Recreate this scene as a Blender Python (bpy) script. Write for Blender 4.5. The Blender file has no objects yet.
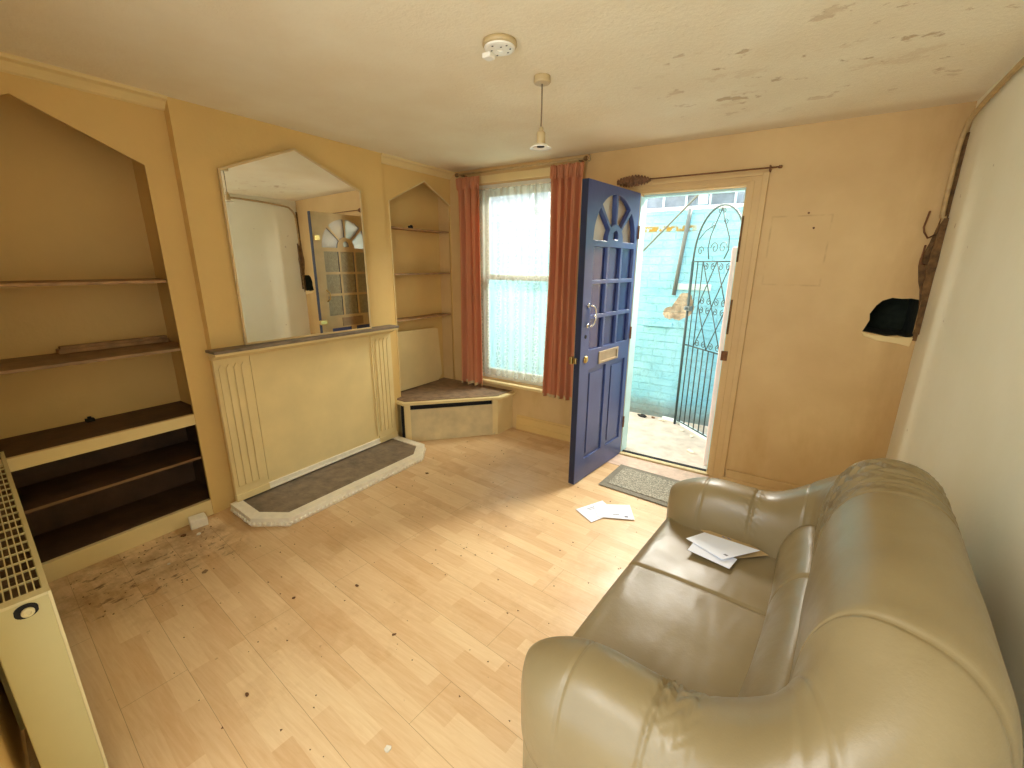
import bpy, bmesh, math, random
import numpy as np
from mathutils import Vector, Matrix, noise
random.seed(7)
PI = math.pi
S = bpy.context.scene
COL = S.collection
H, W = 2.279, 3.333          # ceiling height, room width; far wall at y = 0, chimney breast face at x = 0
LW = 0.71                    # door leaf width

# ------------------------------------------------------------------ camera
cd = bpy.data.cameras.new('camera'); cam = bpy.data.objects.new('camera', cd); COL.objects.link(cam)
S.camera = cam
cd.sensor_width = 36.0; cd.lens = 434.79/1024*36; cd.clip_start = 0.02
Fw = Vector((-0.52746233, 0.80682914, -0.26610192)); Rt = Vector((0.83582185, 0.54894712, 0.00767373)); Up = Vector((-0.15226727, 0.21836619, 0.96391435))
m = Matrix((Rt, Up, -Fw)).transposed().to_4x4(); m.translation = Vector((2.7653, -3.2516, 1.4966))
cam.matrix_world = m

# ------------------------------------------------------------------ world and light
wd = bpy.data.worlds.new('world'); S.world = wd; wd.use_nodes = True
wn = wd.node_tree.nodes; bg = wn['Background']
bg.inputs[0].default_value = (0.80, 0.90, 1.0, 1); bg.inputs[1].default_value = 1.9
def area(name, loc, target, sx, sy, power, color, spread=180):
    l = bpy.data.lights.new(name, 'AREA'); l.shape = 'RECTANGLE'; l.size = sx; l.size_y = sy
    l.energy = power; l.color = color; l.spread = math.radians(spread)
    o = bpy.data.objects.new(name, l); COL.objects.link(o); o.location = loc
    o.rotation_euler = (Vector(target)-Vector(loc)).to_track_quat('-Z', 'Y').to_euler()
    return o
# the bright open sky above the alley, beyond its wall, shining down into the door and the window
area('sky_light', (2.2, 2.3, 3.4), (2.1, -1.2, 0.5), 2.6, 1.2, 520, (1.0, 0.95, 0.84))
# fill lamp added behind the camera, in an opening made for it
area('rear_fill_light', (2.1, -3.75, 1.85), (3.3, -1.3, 1.2), 0.9, 1.1, 12, (1.0, 0.94, 0.80))
# unseen lamp added in the alley to brighten the right wall through the window
area('window_fill_light', (-1.75, 1.0, 1.9), (3.3, -1.3, 0.9), 1.0, 1.4, 240, (1.0, 0.96, 0.86))
S.view_settings.view_transform = 'Standard'; S.view_settings.look = 'None'
S.view_settings.gamma = 1.0; S.view_settings.exposure = 0.6; S.view_settings.use_curve_mapping = False

# ------------------------------------------------------------------ materials
def lin(c):
    return tuple(((v/255+0.055)/1.055)**2.4 if v/255 > 0.04045 else v/255/12.92 for v in c)
class NT:
    def __init__(s, name):
        s.m = bpy.data.materials.new(name); s.m.use_nodes = True; s.t = s.m.node_tree; s.b = s.t.nodes['Principled BSDF']
        s.out = s.t.nodes['Material Output']; s.tc = s.t.nodes.new('ShaderNodeTexCoord')
    def n(s, typ, **k):
        x = s.t.nodes.new('ShaderNode'+typ)
        for a, b in k.items():
            if a.startswith('i_'):
                x.inputs[a[2:].replace('_', ' ')].default_value = b
            else: setattr(x, a, b)
        return x
    def l(s, a, b): s.t.links.new(a, b)
    def noise(s, scale, detail=4, rough=.55, coord='Object', stretch=None, dist=0):
        x = s.n('TexNoise'); x.inputs['Scale'].default_value = scale; x.inputs['Detail'].default_value = detail
        x.inputs['Roughness'].default_value = rough; x.inputs['Distortion'].default_value = dist
        src = s.tc.outputs[coord]
        if stretch:
            mp = s.n('Mapping'); mp.inputs['Scale'].default_value = stretch; s.l(src, mp.inputs[0]); src = mp.outputs[0]
        s.l(src, x.inputs['Vector']); return x.outputs['Fac']
    def ramp(s, fac, a, b, ca=(0,0,0), cb=(1,1,1)):
        r = s.n('ValToRGB'); r.color_ramp.elements[0].position = a; r.color_ramp.elements[1].position = b
        r.color_ramp.elements[0].color = (*ca, 1); r.color_ramp.elements[1].color = (*cb, 1)
        s.l(fac, r.inputs[0]); return r.outputs[0]
    def mix(s, fac, a, b):
        x = s.n('Mix', data_type='RGBA')
        for i, v in ((0, fac), (6, a), (7, b)):
            if isinstance(v, (int, float)): x.inputs[i].default_value = v
            elif isinstance(v, tuple): x.inputs[i].default_value = (*v[:3], 1)
            else: s.l(v, x.inputs[i])
        return x.outputs[2]
    def math(s, op, a, b=None):
        x = s.n('Math', operation=op)
        for i, v in enumerate((a, b)):
            if v is None: continue
            if isinstance(v, (int, float)): x.inputs[i].default_value = v
            else: s.l(v, x.inputs[i])
        return x.outputs[0]
    def bump(s, fac, strength, dist=0.01):
        x = s.n('Bump'); x.inputs['Strength'].default_value = strength; x.inputs['Distance'].default_value = dist
        s.l(fac, x.inputs['Height']); s.l(x.outputs[0], s.b.inputs['Normal']); return x
    def col(s, v):
        if isinstance(v, tuple): s.b.inputs['Base Color'].default_value = (*v[:3], 1)
        else: s.l(v, s.b.inputs['Base Color'])
    def xyz(s, coord='Object'):
        x = s.n('SeparateXYZ'); s.l(s.tc.outputs[coord], x.inputs[0]); return x.outputs
    def box(s, c, axis, lo, hi, soft=.02):
        "soft 0..1 window of coordinate c[axis] between lo and hi"
        a = s.n('MapRange', interpolation_type='SMOOTHSTEP'); s.l(c[axis], a.inputs[0]); a.inputs[1].default_value = lo-soft; a.inputs[2].default_value = lo+soft
        b = s.n('MapRange', interpolation_type='SMOOTHSTEP'); s.l(c[axis], b.inputs[0]); b.inputs[1].default_value = hi+soft; b.inputs[2].default_value = hi-soft
        return s.math('MULTIPLY', a.outputs[0], b.outputs[0])
def simple(name, color, rough=.6, var=.12, scale=6, bump=0, bscale=60, metal=0, spec=.5, bdist=.01, stretch=None):
    t = NT(name); t.b.inputs['Roughness'].default_value = rough; t.b.inputs['Metallic'].default_value = metal
    t.b.inputs['Specular IOR Level'].default_value = spec
    d = tuple(c*(1-var) for c in color); u = tuple(min(1, c*(1+var)) for c in color)
    t.col(t.ramp(t.noise(scale, stretch=stretch), .3, .7, d, u))
    if bump: t.bump(t.noise(bscale, 3), bump, bdist)
    return t.m
M = {}
WALL = lin((224, 188, 116)); 
M['wall'] = simple('aged_cream_paint', WALL, .55, .06, 2.0, .25, 45, bdist=.004)
M['cream'] = simple('cream_gloss_paint', lin((232, 208, 148)), .42, .05, 5, .08, 30, bdist=.003)
M['shelfdark'] = simple('dark_stained_board', lin((82, 56, 34)), .6, .35, 9, .2, 40)
M['shelfdarkedge'] = simple('brown_shelf_edge', lin((128, 96, 60)), .6, .2)
M['shelfgrey'] = simple('worn_shelf_board', lin((150, 120, 84)), .6, .25, 12)
M['batten'] = simple('dusty_batten', lin((168, 132, 90)), .7, .3, 14, .3)
M['slate'] = simple('worn_brown_slate', lin((128, 112, 92)), .55, .3, 14, .35, 50)
M['whiteworn'] = simple('worn_white_paint', lin((242, 232, 206)), .5, .06, 25, .1)
M['mirrorframe'] = simple('mirror_edge_strip', lin((214, 186, 132)), .5)
M['terracotta'] = simple('x', lin((190, 100, 60)))
M['blue'] = simple('blue_gloss_paint', lin((64, 80, 132)), .3, .10, 7, .15, 35, bdist=.003)
M['bluedark'] = simple('navy_blue_pane', lin((36, 50, 104)), .22, .1, 7)
M['blueedge'] = simple('dark_blue_edge_paint', lin((30, 40, 66)), .45, .15, 8)
M['doorcream'] = simple('cream_door_inside', lin((214, 190, 140)), .5, .1, 8)
M['chrome'] = simple('chrome', (.8, .78, .74), .22, .03, metal=1)
M['brass'] = simple('brass', lin((212, 180, 110)), .3, .05, metal=1)
M['lettermetal'] = simple('weathered_letter_plate', lin((176, 156, 124)), .4, .12, 20, metal=.6)
M['black'] = simple('black_recess', (.012, .012, .011), .9, .2)
M['darkgreen'] = simple('dark_cavity', lin((34, 40, 26)), .95, .4, 30, .6, 30)
M['rust'] = simple('rusty_brown', lin((120, 78, 44)), .8, .35, 40, .5, 90)
M['brown'] = simple('torn_plaster_brown', lin((112, 82, 46)), .9, .45, 30, .9, 70)
M['pipe'] = simple('painted_pipe', lin((186, 156, 104)), .5, .15, 30, .2)
M['plastic'] = simple('white_plastic', lin((245, 240, 222)), .35, .03)
M['plasticold'] = simple('yellowed_plastic', lin((196, 172, 124)), .45, .06)
M['cord'] = simple('flex_cord', lin((120, 100, 74)), .6)
M['radiator'] = simple('radiator_enamel', lin((206, 196, 140)), .38, .03, 4)
M['radgrille'] = simple('radiator_grille_enamel', lin((222, 210, 160)), .4, .05)
M['panegrey'] = simple('patterned_grey_pane', lin((168, 160, 128)), .35, .15, 30, .5, 70)
M['paper'] = simple('white_paper', lin((236, 240, 250)), .7, .02)
M['paperkraft'] = simple('buff_paper', lin((188, 160, 112)), .7, .05)
M['ink'] = simple('grey_ink', lin((120, 120, 135)), .7)
M['irongreen'] = simple('dark_green_iron_paint', lin((44, 66, 66)), .5, .2, 20)
M['ironpole'] = simple('grey_pipe_paint', lin((92, 104, 104)), .5, .15, 20)
M['pinkwall'] = simple('pink_render', lin((238, 206, 190)), .8, .06, 8, .3, 40)
M['whiteout'] = simple('white_exterior_paint', lin((225, 240, 240)), .6, .06, 8)
M['cyanframe'] = simple('pale_turquoise_frame_paint', lin((190, 228, 232)), .5, .06, 10)
M['winwhite'] = simple('white_window_paint', lin((226, 224, 205)), .5, .06, 10)
M['concrete'] = simple('concrete_ground', lin((196, 184, 168)), .9, .18, 9, .5, 60)
M['leaf'] = simple('dry_brown_leaf', lin((104, 68, 34)), .8, .3, 30)
M['litterwhite'] = simple('pale_litter', lin((226, 216, 192)), .8, .12, 30)
M['rooftin'] = simple('weathered_grey_panel', lin((128, 136, 146)), .7, .3, 7, .3, 20)
M['sashgrey'] = M['winwhite']
M['cloth'] = simple('brown_gathered_cloth', lin((128, 92, 64)), .9, .4, 60, .8, 80)
M['threshold'] = simple('worn_pinkish_boards', lin((214, 186, 164)), .7, .15, 18, .2)

# far wall: cream-tan with the ghost outline of a removed cupboard, drips and grime near the corner
t = NT('far_wall_paint'); c = t.xyz(); t.b.inputs['Roughness'].default_value = .55
base = t.ramp(t.noise(2.2), .3, .7, lin((208, 172, 114)), lin((222, 189, 130)))
def rect_outline(t, c, x0, x1, z0, z1, th):
    o = t.math('MULTIPLY', t.box(c, 0, x0, x1, .004), t.box(c, 2, z0, z1, .004))
    i = t.math('MULTIPLY', t.box(c, 0, x0+th, x1-th, .004), t.box(c, 2, z0+th, z1-th, .004))
    return t.math('SUBTRACT', o, i)
ol = rect_outline(t, c, 2.535, 2.845, 1.38, 1.79, .008)
ol = t.math('MULTIPLY', ol, t.ramp(t.noise(9), .42, .62))
base = t.mix(t.math('MULTIPLY', ol, .55), base, lin((176, 136, 84)))
gr = t.math('MULTIPLY', t.box(c, 0, 3.12, 3.5, .14), t.ramp(t.noise(5, 6, .6, stretch=(1, 1, .3)), .35, .75))
base = t.mix(t.math('MULTIPLY', gr, .6), base, lin((172, 128, 62)))
dr = t.math('MULTIPLY', t.box(c, 2, -.2, .55, .25), t.ramp(t.noise(7, 6, .6, stretch=(1, 1, .35)), .45, .7))
base = t.mix(t.math('MULTIPLY', dr, .35), base, lin((186, 140, 70)))
sp = t.ramp(t.noise(26, 3), .76, .80); base = t.mix(t.math('MULTIPLY', sp, .5), base, lin((150, 112, 64)))
t.col(base); t.bump(t.noise(45, 3), .25, .004); M['farwall'] = t.m

# right wall: paler, whitish, a few chips
t = NT('right_wall_paint'); c = t.xyz(); t.b.inputs['Roughness'].default_value = .6
base = t.ramp(t.noise(1.5), .3, .7, lin((236, 228, 196)), lin((244, 238, 212)))
ch = t.math('MULTIPLY', t.box(c, 1, -.62, 0, .05), t.ramp(t.noise(17, 5), .71, .74))
base = t.mix(t.math('MULTIPLY', ch, .6), base, lin((150, 112, 60)))
t.col(base); t.bump(t.noise(40, 3), .2, .004); M['rightwall'] = t.m

# ceiling: artex with flaking towards the far right
t = NT('artex_ceiling'); c = t.xyz(); t.b.inputs['Roughness'].default_value = .8
base = t.ramp(t.noise(3), .3, .7, lin((242, 228, 194)), lin((248, 238, 208)))
msk = t.math('MULTIPLY', t.box(c, 0, 2.1, 3.25, .25), t.box(c, 1, -1.35, -.45, .25))
fl = t.ramp(t.noise(6.5, 6, .62, stretch=(1, 1.3, 1)), .605, .64); fl = t.math('MULTIPLY', fl, msk)
base = t.mix(t.math('MULTIPLY', fl, .6), base, lin((190, 154, 98)))
fl2 = t.math('MULTIPLY', t.ramp(t.noise(4.3, 7, .7, stretch=(1, 1.3, 1)), .58, .62), msk)
rim = t.math('MULTIPLY', fl2, .2); base = t.mix(rim, base, lin((206, 172, 116)))
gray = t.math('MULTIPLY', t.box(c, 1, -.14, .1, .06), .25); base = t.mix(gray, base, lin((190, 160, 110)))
t.col(base)
h = t.math('ADD', t.noise(55, 5, .7), t.math('MULTIPLY', fl, -1.0)); t.bump(h, .55, .006); M['ceiling'] = t.m

# laminate floor: boards 0.197 wide running 5 degrees off the far wall, three strips per board
t = NT('laminate_floor'); t.b.inputs['Roughness'].default_value = .38
mp = t.n('Mapping'); mp.inputs['Rotation'].default_value = (0, 0, math.radians(5)); mp.inputs['Location'].default_value = (0.03, -0.027, 0)
t.l(t.tc.outputs['Object'], mp.inputs[0])
def brick(w, h, off, mortar, sm=.0, c1=(0,0,0), c2=(1,1,1)):
    b = t.n('TexBrick'); b.offset = off; b.offset_frequency = 2; b.squash = 1
    b.inputs['Scale'].default_value = 1; b.inputs['Brick Width'].default_value = w; b.inputs['Row Height'].default_value = h
    b.inputs['Mortar Size'].default_value = mortar; b.inputs['Mortar Smooth'].default_value = sm
    b.inputs['Color1'].default_value = (*c1, 1); b.inputs['Color2'].default_value = (*c2, 1); b.inputs['Mortar'].default_value = (0, 0, 0, 1)
    t.l(mp.outputs[0], b.inputs[0]); return b
b1 = brick(1.3, .197, .37, .0008); b2 = brick(.37, .197/3, .43, 0.0)
tone = t.ramp(b2.outputs['Color'], 0, 1, lin((212, 170, 118)), lin((234, 203, 154)))
gr = t.noise(9, 7, .65, stretch=(.7, 9, 1), dist=.6)
tone = t.mix(.38, tone, t.ramp(gr, .3, .72, lin((206, 162, 112)), lin((240, 212, 168))))
tone = t.mix(t.math('MULTIPLY', b1.outputs['Fac'], .6), tone, lin((132, 92, 50)))
c = t.xyz()
# dirt trodden along the cabinet and around
d1 = t.math('MULTIPLY', t.math('MULTIPLY', t.box(c, 0, -.3, .42, .16), t.box(c, 1, -3.3, -2.28, .06)), t.ramp(t.noise(5.5, 8, .72), .42, .62))
tone = t.mix(t.math('MULTIPLY', d1, .62), tone, lin((140, 94, 46)))
d0 = t.math('MULTIPLY', t.math('MULTIPLY', t.box(c, 0, .02, .46, .07), t.box(c, 1, -2.97, -2.38, .12)), t.ramp(t.noise(13, 8, .7, stretch=(1.6, .6, 1)), .56, .62))
tone = t.mix(t.math('MULTIPLY', d0, .85), tone, lin((96, 58, 26)))
d2 = t.ramp(t.noise(2.6, 8, .7), .52, .72); tone = t.mix(t.math('MULTIPLY', d2, .5), tone, lin((186, 138, 86)))
d3 = t.ramp(t.noise(21, 4, .6), .70, .74); tone = t.mix(t.math('MULTIPLY', d3, .45), tone, lin((150, 104, 60)))
t.col(tone); t.l(t.ramp(t.noise(7, 5), .3, .7, (.3,)*3, (.5,)*3), t.b.inputs['Roughness'])
t.bump(b1.outputs['Fac'], -.35, .002); M['floor'] = t.m

# leather
t = NT('olive_beige_leather'); t.b.inputs['Roughness'].default_value = .34; t.b.inputs['Specular IOR Level'].default_value = .55
t.col(t.ramp(t.noise(4, 5), .3, .7, lin((132, 114, 78)), lin((144, 126, 89))))
hh = t.math('ADD', t.math('MULTIPLY', t.noise(260, 2), .12), t.math('MULTIPLY', t.noise(14, 4, .6), .9)); t.bump(hh, .22, .006)
t.l(t.ramp(t.noise(9, 4), .3, .7, (.30,)*3, (.42,)*3), t.b.inputs['Roughness'])
M['leather'] = t.m

# curtain cloth
t = NT('terracotta_curtain_cloth'); t.b.inputs['Roughness'].default_value = .9
cc = t.ramp(t.noise(5, 4, stretch=(1, 1, .3)), .3, .7, lin((210, 140, 98)), lin((226, 158, 114)))
t.col(cc); tr = t.n('BsdfTranslucent'); tr.inputs[0].default_value = (*lin((230, 136, 84)), 1)
ms = t.n('MixShader'); ms.inputs[0].default_value = .26; t.l(t.b.outputs[0], ms.inputs[1]); t.l(tr.outputs[0], ms.inputs[2]); t.l(ms.outputs[0], t.out.inputs[0])
t.bump(t.noise(300, 2), .2, .002); M['curtain'] = t.m

# net curtain
t = NT('white_net_lace'); t.b.inputs['Roughness'].default_value = .9; t.b.inputs['Base Color'].default_value = (.55, .55, .46, 1)
tr = t.n('BsdfTranslucent'); tr.inputs[0].default_value = (.62, .64, .58, 1)
ms = t.n('MixShader'); ms.inputs[0].default_value = .38; t.l(t.b.outputs[0], ms.inputs[1]); t.l(tr.outputs[0], ms.inputs[2])
tp = t.n('BsdfTransparent'); ms2 = t.n('MixShader')
c = t.xyz()
stripe = t.n('TexWave', wave_type='BANDS', bands_direction='X'); stripe.inputs['Scale'].default_value = 3.1; stripe.inputs['Distortion'].default_value = 0
t.l(t.tc.outputs['Object'], stripe.inputs[0])
st = t.ramp(stripe.outputs['Fac'], .45, .6)
vor = t.n('TexVoronoi', feature='DISTANCE_TO_EDGE'); vor.inputs['Scale'].default_value = 34; t.l(t.tc.outputs['Object'], vor.inputs[0])
lace = t.math('MULTIPLY', t.ramp(vor.outputs['Distance'], .05, .12, (1,1,1), (0,0,0)), st)
low = t.n('MapRange'); t.l(c[2], low.inputs[0]); low.inputs[1].default_value = 2.1; low.inputs[2].default_value = .5; low.inputs[3].default_value = .1; low.inputs[4].default_value = 1
lace = t.math('MULTIPLY', lace, low.outputs[0])
fac = t.math('SUBTRACT', .55, t.math('MULTIPLY', lace, .34)); t.l(fac, ms2.inputs[0]); t.l(ms.outputs[0], ms2.inputs[1]); t.l(tp.outputs[0], ms2.inputs[2])
t.l(ms2.outputs[0], t.out.inputs[0]); M['net'] = t.m

# clear glass and frosted glass
def glass(name, tint, frost):
    t = NT(name)
    gl = t.n('BsdfGlossy'); gl.inputs['Roughness'].default_value = .04 if not frost else .25
    if frost: bs = t.n('BsdfTranslucent'); bs.inputs[0].default_value = (*tint, 1)
    else: bs = t.n('BsdfTransparent'); bs.inputs[0].default_value = (*tint, 1)
    mx = t.n('MixShader'); mx.inputs[0].default_value = .08 if not frost else .25
    t.l(bs.outputs[0], mx.inputs[1]); t.l(gl.outputs[0], mx.inputs[2]); last = mx
    if frost:
        tp = t.n('BsdfTransparent'); tp.inputs[0].default_value = (*tint, 1); m2 = t.n('MixShader'); m2.inputs[0].default_value = .35
        t.l(mx.outputs[0], m2.inputs[1]); t.l(tp.outputs[0], m2.inputs[2]); last = m2
        bp = t.n('Bump'); bp.inputs['Strength'].default_value = .6; bp.inputs['Distance'].default_value = .01
        t.l(t.noise(70, 3), bp.inputs['Height']); t.l(bp.outputs[0], gl.inputs['Normal'])
    t.l(last.outputs[0], t.out.inputs[0]); return t.m
M['glass'] = glass('window_glass', (.95, .97, .97), False)
M['frost'] = glass('patterned_door_glass', (.86, .84, .76), True)
t = NT('mirror_silver'); t.b.inputs['Metallic'].default_value = 1; t.b.inputs['Roughness'].default_value = .01; t.b.inputs['Base Color'].default_value = (.93, .93, .88, 1); M['mirror'] = t.m

# alley wall: turquoise painted brick, moss band, bare cement patch, grey foot
t = NT('turquoise_painted_brick'); c = t.xyz(); t.b.inputs['Roughness'].default_value = .75
base = t.ramp(t.noise(3.5, 6), .3, .7, lin((124, 200, 228)), lin((152, 218, 238)))
gb = t.math('MULTIPLY', t.box(c, 2, 1.80, 1.855, .012), t.ramp(t.noise(16, 5, .7), .42, .52))
gx = t.box(c, 0, 1.1, 1.86, .06); base = t.mix(t.math('MULTIPLY', gb, gx), base, lin((150, 128, 44)))
ft = t.n('MapRange', interpolation_type='SMOOTHSTEP'); t.l(t.math('ADD', c[2], t.math('MULTIPLY', t.noise(5, 6, .7), .32)), ft.inputs[0]); ft.inputs[1].default_value = .38; ft.inputs[2].default_value = .14
base = t.mix(t.math('MULTIPLY', ft.outputs[0], .85), base, lin((126, 132, 124)))
n1 = t.noise(6.5, 6, .6)
pz = t.math('ADD', t.math('MULTIPLY', t.box(c, 0, 1.60, 1.88, .12), t.box(c, 2, .97, 1.12, .10)), t.math('MULTIPLY', t.box(c, 0, 1.76, 1.9, .06), t.box(c, 2, 1.05, 1.24, .06)))
pz = t.math('MINIMUM', pz, 1.0)
pm = t.math('GREATER_THAN', t.math('SUBTRACT', pz, n1), .06)
patch = t.ramp(t.noise(14, 5), .35, .65, lin((132, 120, 100)), lin((196, 184, 160))); base = t.mix(pm, base, patch)
cr = t.ramp(t.noise(5, 8, .75, dist=1.5), .495, .505); cr2 = t.ramp(t.noise(5, 8, .75, dist=1.5), .505, .515)
crk = t.math('SUBTRACT', cr, cr2); base = t.mix(t.math('MULTIPLY', crk, .7), base, lin((84, 140, 150)))
t.col(base)
bk = t.n('TexBrick'); bk.inputs['Scale'].default_value = 1; bk.inputs['Brick Width'].default_value = .225; bk.inputs['Row Height'].default_value = .075; bk.inputs['Mortar Size'].default_value = .006; bk.inputs['Mortar Smooth'].default_value = .6
mp = t.n('Mapping'); mp.inputs['Rotation'].default_value = (PI/2, 0, 0); t.l(t.tc.outputs['Object'], mp.inputs[0]); t.l(mp.outputs[0], bk.inputs[0])
hh = t.math('ADD', t.math('MULTIPLY', bk.outputs['Fac'], -.25), t.noise(9, 7, .72)); t.bump(hh, .9, .03); M['alley'] = t.m

# doormat
t = NT('grey_ribbed_mat'); t.b.inputs['Roughness'].default_value = .95
t.col(t.ramp(t.noise(90, 4, .8), .42, .62, lin((112, 108, 96)), lin((196, 188, 166)))); t.bump(t.noise(150, 3), .8, .004); M['mat'] = t.m
M['matedge'] = simple('grey_mat_border', lin((128, 122, 106)), .85, .15, 60, .3, 100)
# right-hand seat board
M['bench'] = simple('worn_brown_bench_top', lin((142, 116, 88)), .7, .3, 16, .3)
M['ply'] = simple('loose_cream_panel', lin((214, 194, 146)), .65, .14, 7, .1)

# ------------------------------------------------------------------ mesh helpers
class MB:
    def __init__(s): s.b = bmesh.new()
    def box(s, x0, x1, y0, y1, z0, z1):
        vs = [s.b.verts.new((x, y, z)) for z in (z0, z1) for y in (y0, y1) for x in (x0, x1)]
        for f in ((0,2,3,1), (4,5,7,6), (0,1,5,4), (1,3,7,5), (3,2,6,7), (2,0,4,6)): s.b.faces.new([vs[i] for i in f])
        return s
    def prism(s, pts, z0, z1, ax='z'):
        "extrude polygon (2D) along an axis: z: (x,y); y: (x,z); x: (y,z)"
        def P(p, h): return (p[0], p[1], h) if ax == 'z' else (p[0], h, p[1]) if ax == 'y' else (h, p[0], p[1])
        a = [s.b.verts.new(P(p, z0)) for p in pts]; b = [s.b.verts.new(P(p, z1)) for p in pts]; n = len(pts)
        s.b.faces.new(a); s.b.faces.new(b[::-1])
        for i in range(n): s.b.faces.new([a[i], a[(i+1) % n], b[(i+1) % n], b[i]])
        return s
    def tube(s, pts, r, seg=10, cap=True):
        pts = [Vector(p) for p in pts]; rings = []; prev = None
        for i, p in enumerate(pts):
            d = (pts[min(i+1, len(pts)-1)]-pts[max(i-1, 0)])
            if d.length < 1e-9: d = Vector((0,0,1))
            d.normalize()
            if prev is None:
                u = d.cross(Vector((0,0,1)));
                if u.length < .05: u = d.cross(Vector((1,0,0)))
            else: u = prev-d*prev.dot(d)
            u.normalize(); prev = u; v = d.cross(u); rr = r[i] if isinstance(r, (list, tuple)) else r
            rings.append([s.b.verts.new(p+(u*math.cos(2*PI*k/seg)+v*math.sin(2*PI*k/seg))*rr) for k in range(seg)])
        for a, b in zip(rings, rings[1:]):
            for k in range(seg): s.b.faces.new([a[k], a[(k+1) % seg], b[(k+1) % seg], b[k]])
        if cap: s.b.faces.new(rings[0][::-1]); s.b.faces.new(rings[-1])
        return s
    def lathe(s, prof, c=(0,0,0), seg=32, ax='z'):
        rings = []
        for r, h in prof:
            ring = []
            for k in range(seg):
                a = 2*PI*k/seg; x, y = r*math.cos(a), r*math.sin(a)
                p = (x, y, h) if ax == 'z' else (x, h, y) if ax == 'y' else (h, x, y)
                ring.append(s.b.verts.new((c[0]+p[0], c[1]+p[1], c[2]+p[2])))
            rings.append(ring)
        for a, b in zip(rings, rings[1:]):
            for k in range(seg): s.b.faces.new([a[k], a[(k+1) % seg], b[(k+1) % seg], b[k]])
        s.b.faces.new(rings[0][::-1]); s.b.faces.new(rings[-1])
        return s
    def grid(s, f, nu, nv, closed_v=False):
        vs = [[s.b.verts.new(f(i/(nu-1), j/(nv if closed_v else nv-1))) for j in range(nv)] for i in range(nu)]
        for i in range(nu-1):
            for j in range(nv if closed_v else nv-1):
                s.b.faces.new([vs[i][j], vs[i+1][j], vs[i+1][(j+1) % nv], vs[i][(j+1) % nv]])
        return vs
    def obj(s, name, mat, parent=None, smooth=False, bevel=0, loc=None, rz=0, bseg=2):
        bmesh.ops.recalc_face_normals(s.b, faces=s.b.faces[:])
        me = bpy.data.meshes.new(name); s.b.to_mesh(me); s.b.free(); me.materials.append(M[mat] if isinstance(mat, str) else mat)
        return link(name, me, parent, smooth, bevel, loc, rz, bseg)
def link(name, me, parent=None, smooth=False, bevel=0, loc=None, rz=0, bseg=2):
    o = bpy.data.objects.new(name, me); COL.objects.link(o)
    if parent: o.parent = parent
    if loc: o.location = loc
    if rz: o.rotation_euler = (0, 0, rz)
    if smooth: me.polygons.foreach_set('use_smooth', [True]*len(me.polygons))
    if bevel:
        b = o.modifiers.new('bevel', 'BEVEL'); b.width = bevel; b.segments = bseg; b.limit_method = 'ANGLE'; b.angle_limit = math.radians(35)
    return o
def plate(name, loops, depth, mat, plane='xz', at=0, parent=None, bevel=0):
    "flat board with holes: loops[0] outline, the others holes, in (a,b); plane xz -> at is y of the front (low) face, depth goes +; plane yz -> at is x"
    cu = bpy.data.curves.new(name, 'CURVE'); cu.dimensions = '2D'; cu.fill_mode = 'BOTH'; cu.extrude = depth/2
    for lp in loops:
        sp = cu.splines.new('POLY'); sp.points.add(len(lp)-1); sp.use_cyclic_u = True
        for i, (a, b) in enumerate(lp): sp.points[i].co = (a, b, 0, 1)
    tmp = bpy.data.objects.new('tmp', cu); COL.objects.link(tmp)
    dg = bpy.context.evaluated_depsgraph_get(); dg.update()
    me = bpy.data.meshes.new_from_object(tmp.evaluated_get(dg)); bpy.data.objects.remove(tmp); bpy.data.curves.remove(cu)
    me.name = name; c0 = at+depth/2
    for v in me.vertices:
        a, b, d = v.co
        v.co = (a, c0+d, b) if plane == 'xz' else (c0+d, a, b) if plane == 'yz' else (a, b, c0+d)
    bm = bmesh.new(); bm.from_mesh(me); bmesh.ops.remove_doubles(bm, verts=bm.verts[:], dist=1e-5); bmesh.ops.recalc_face_normals(bm, faces=bm.faces[:])
    bm.to_mesh(me); bm.free(); me.materials.clear(); me.materials.append(M[mat])
    return link(name, me, parent, False, bevel)
def thing(name, label, cat, loc=(0,0,0), rz=0, group=None):
    o = bpy.data.objects.new(name, None); COL.objects.link(o); o.location = loc; o.rotation_euler = (0, 0, rz)
    o.empty_display_size = .1
    return tag(o, label, cat, group)
def tag(o, label, cat, group=None, kind=None):
    o['label'] = label; o['category'] = cat
    if group: o['group'] = group
    if kind: o['kind'] = kind
    return o
def struct(o, label=None, cat=None):
    o['kind'] = 'structure'
    if label: o['label'] = label; o['category'] = cat
    return o
def R4(x0, x1, z0, z1): return [(x0, z0), (x1, z0), (x1, z1), (x0, z1)]

# ------------------------------------------------------------------ room shell
NW = lambda x: -3.15-.0925*x                     # the near wall runs five degrees askew
fl = [(-.45, NW(-.45)), (W, NW(W)), (W, 0), (-.45, 0)]
struct(MB().prism([(-.6, -3.09), (3.6, -3.75), (3.6, .0), (-.6, .0)], -.08, 0).obj('floor', 'floor'), 'pale laminate board floor with dirt and scattered bits', 'floor')
struct(MB().prism([(-.6, -3.09), (3.6, -3.75), (3.6, .14), (-.6, .14)], H, H+.1).obj('ceiling', 'ceiling'), 'textured cream ceiling with flaking paint', 'ceiling')
hole = [(3.090,1.132),(3.112,1.200),(3.106,1.235),(3.128,1.285),(3.150,1.312),(3.19,1.330),(3.23,1.326),(3.27,1.330),(3.315,1.322),(3.318,1.125),(3.30,1.112),(3.25,1.122),(3.2,1.114),(3.14,1.124)]
WX0, WX1, WZ0, WZ1 = .22, 1.12, .43, 2.16
DX0, DX1, DZ1 = 1.70, 2.378, 1.99
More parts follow.
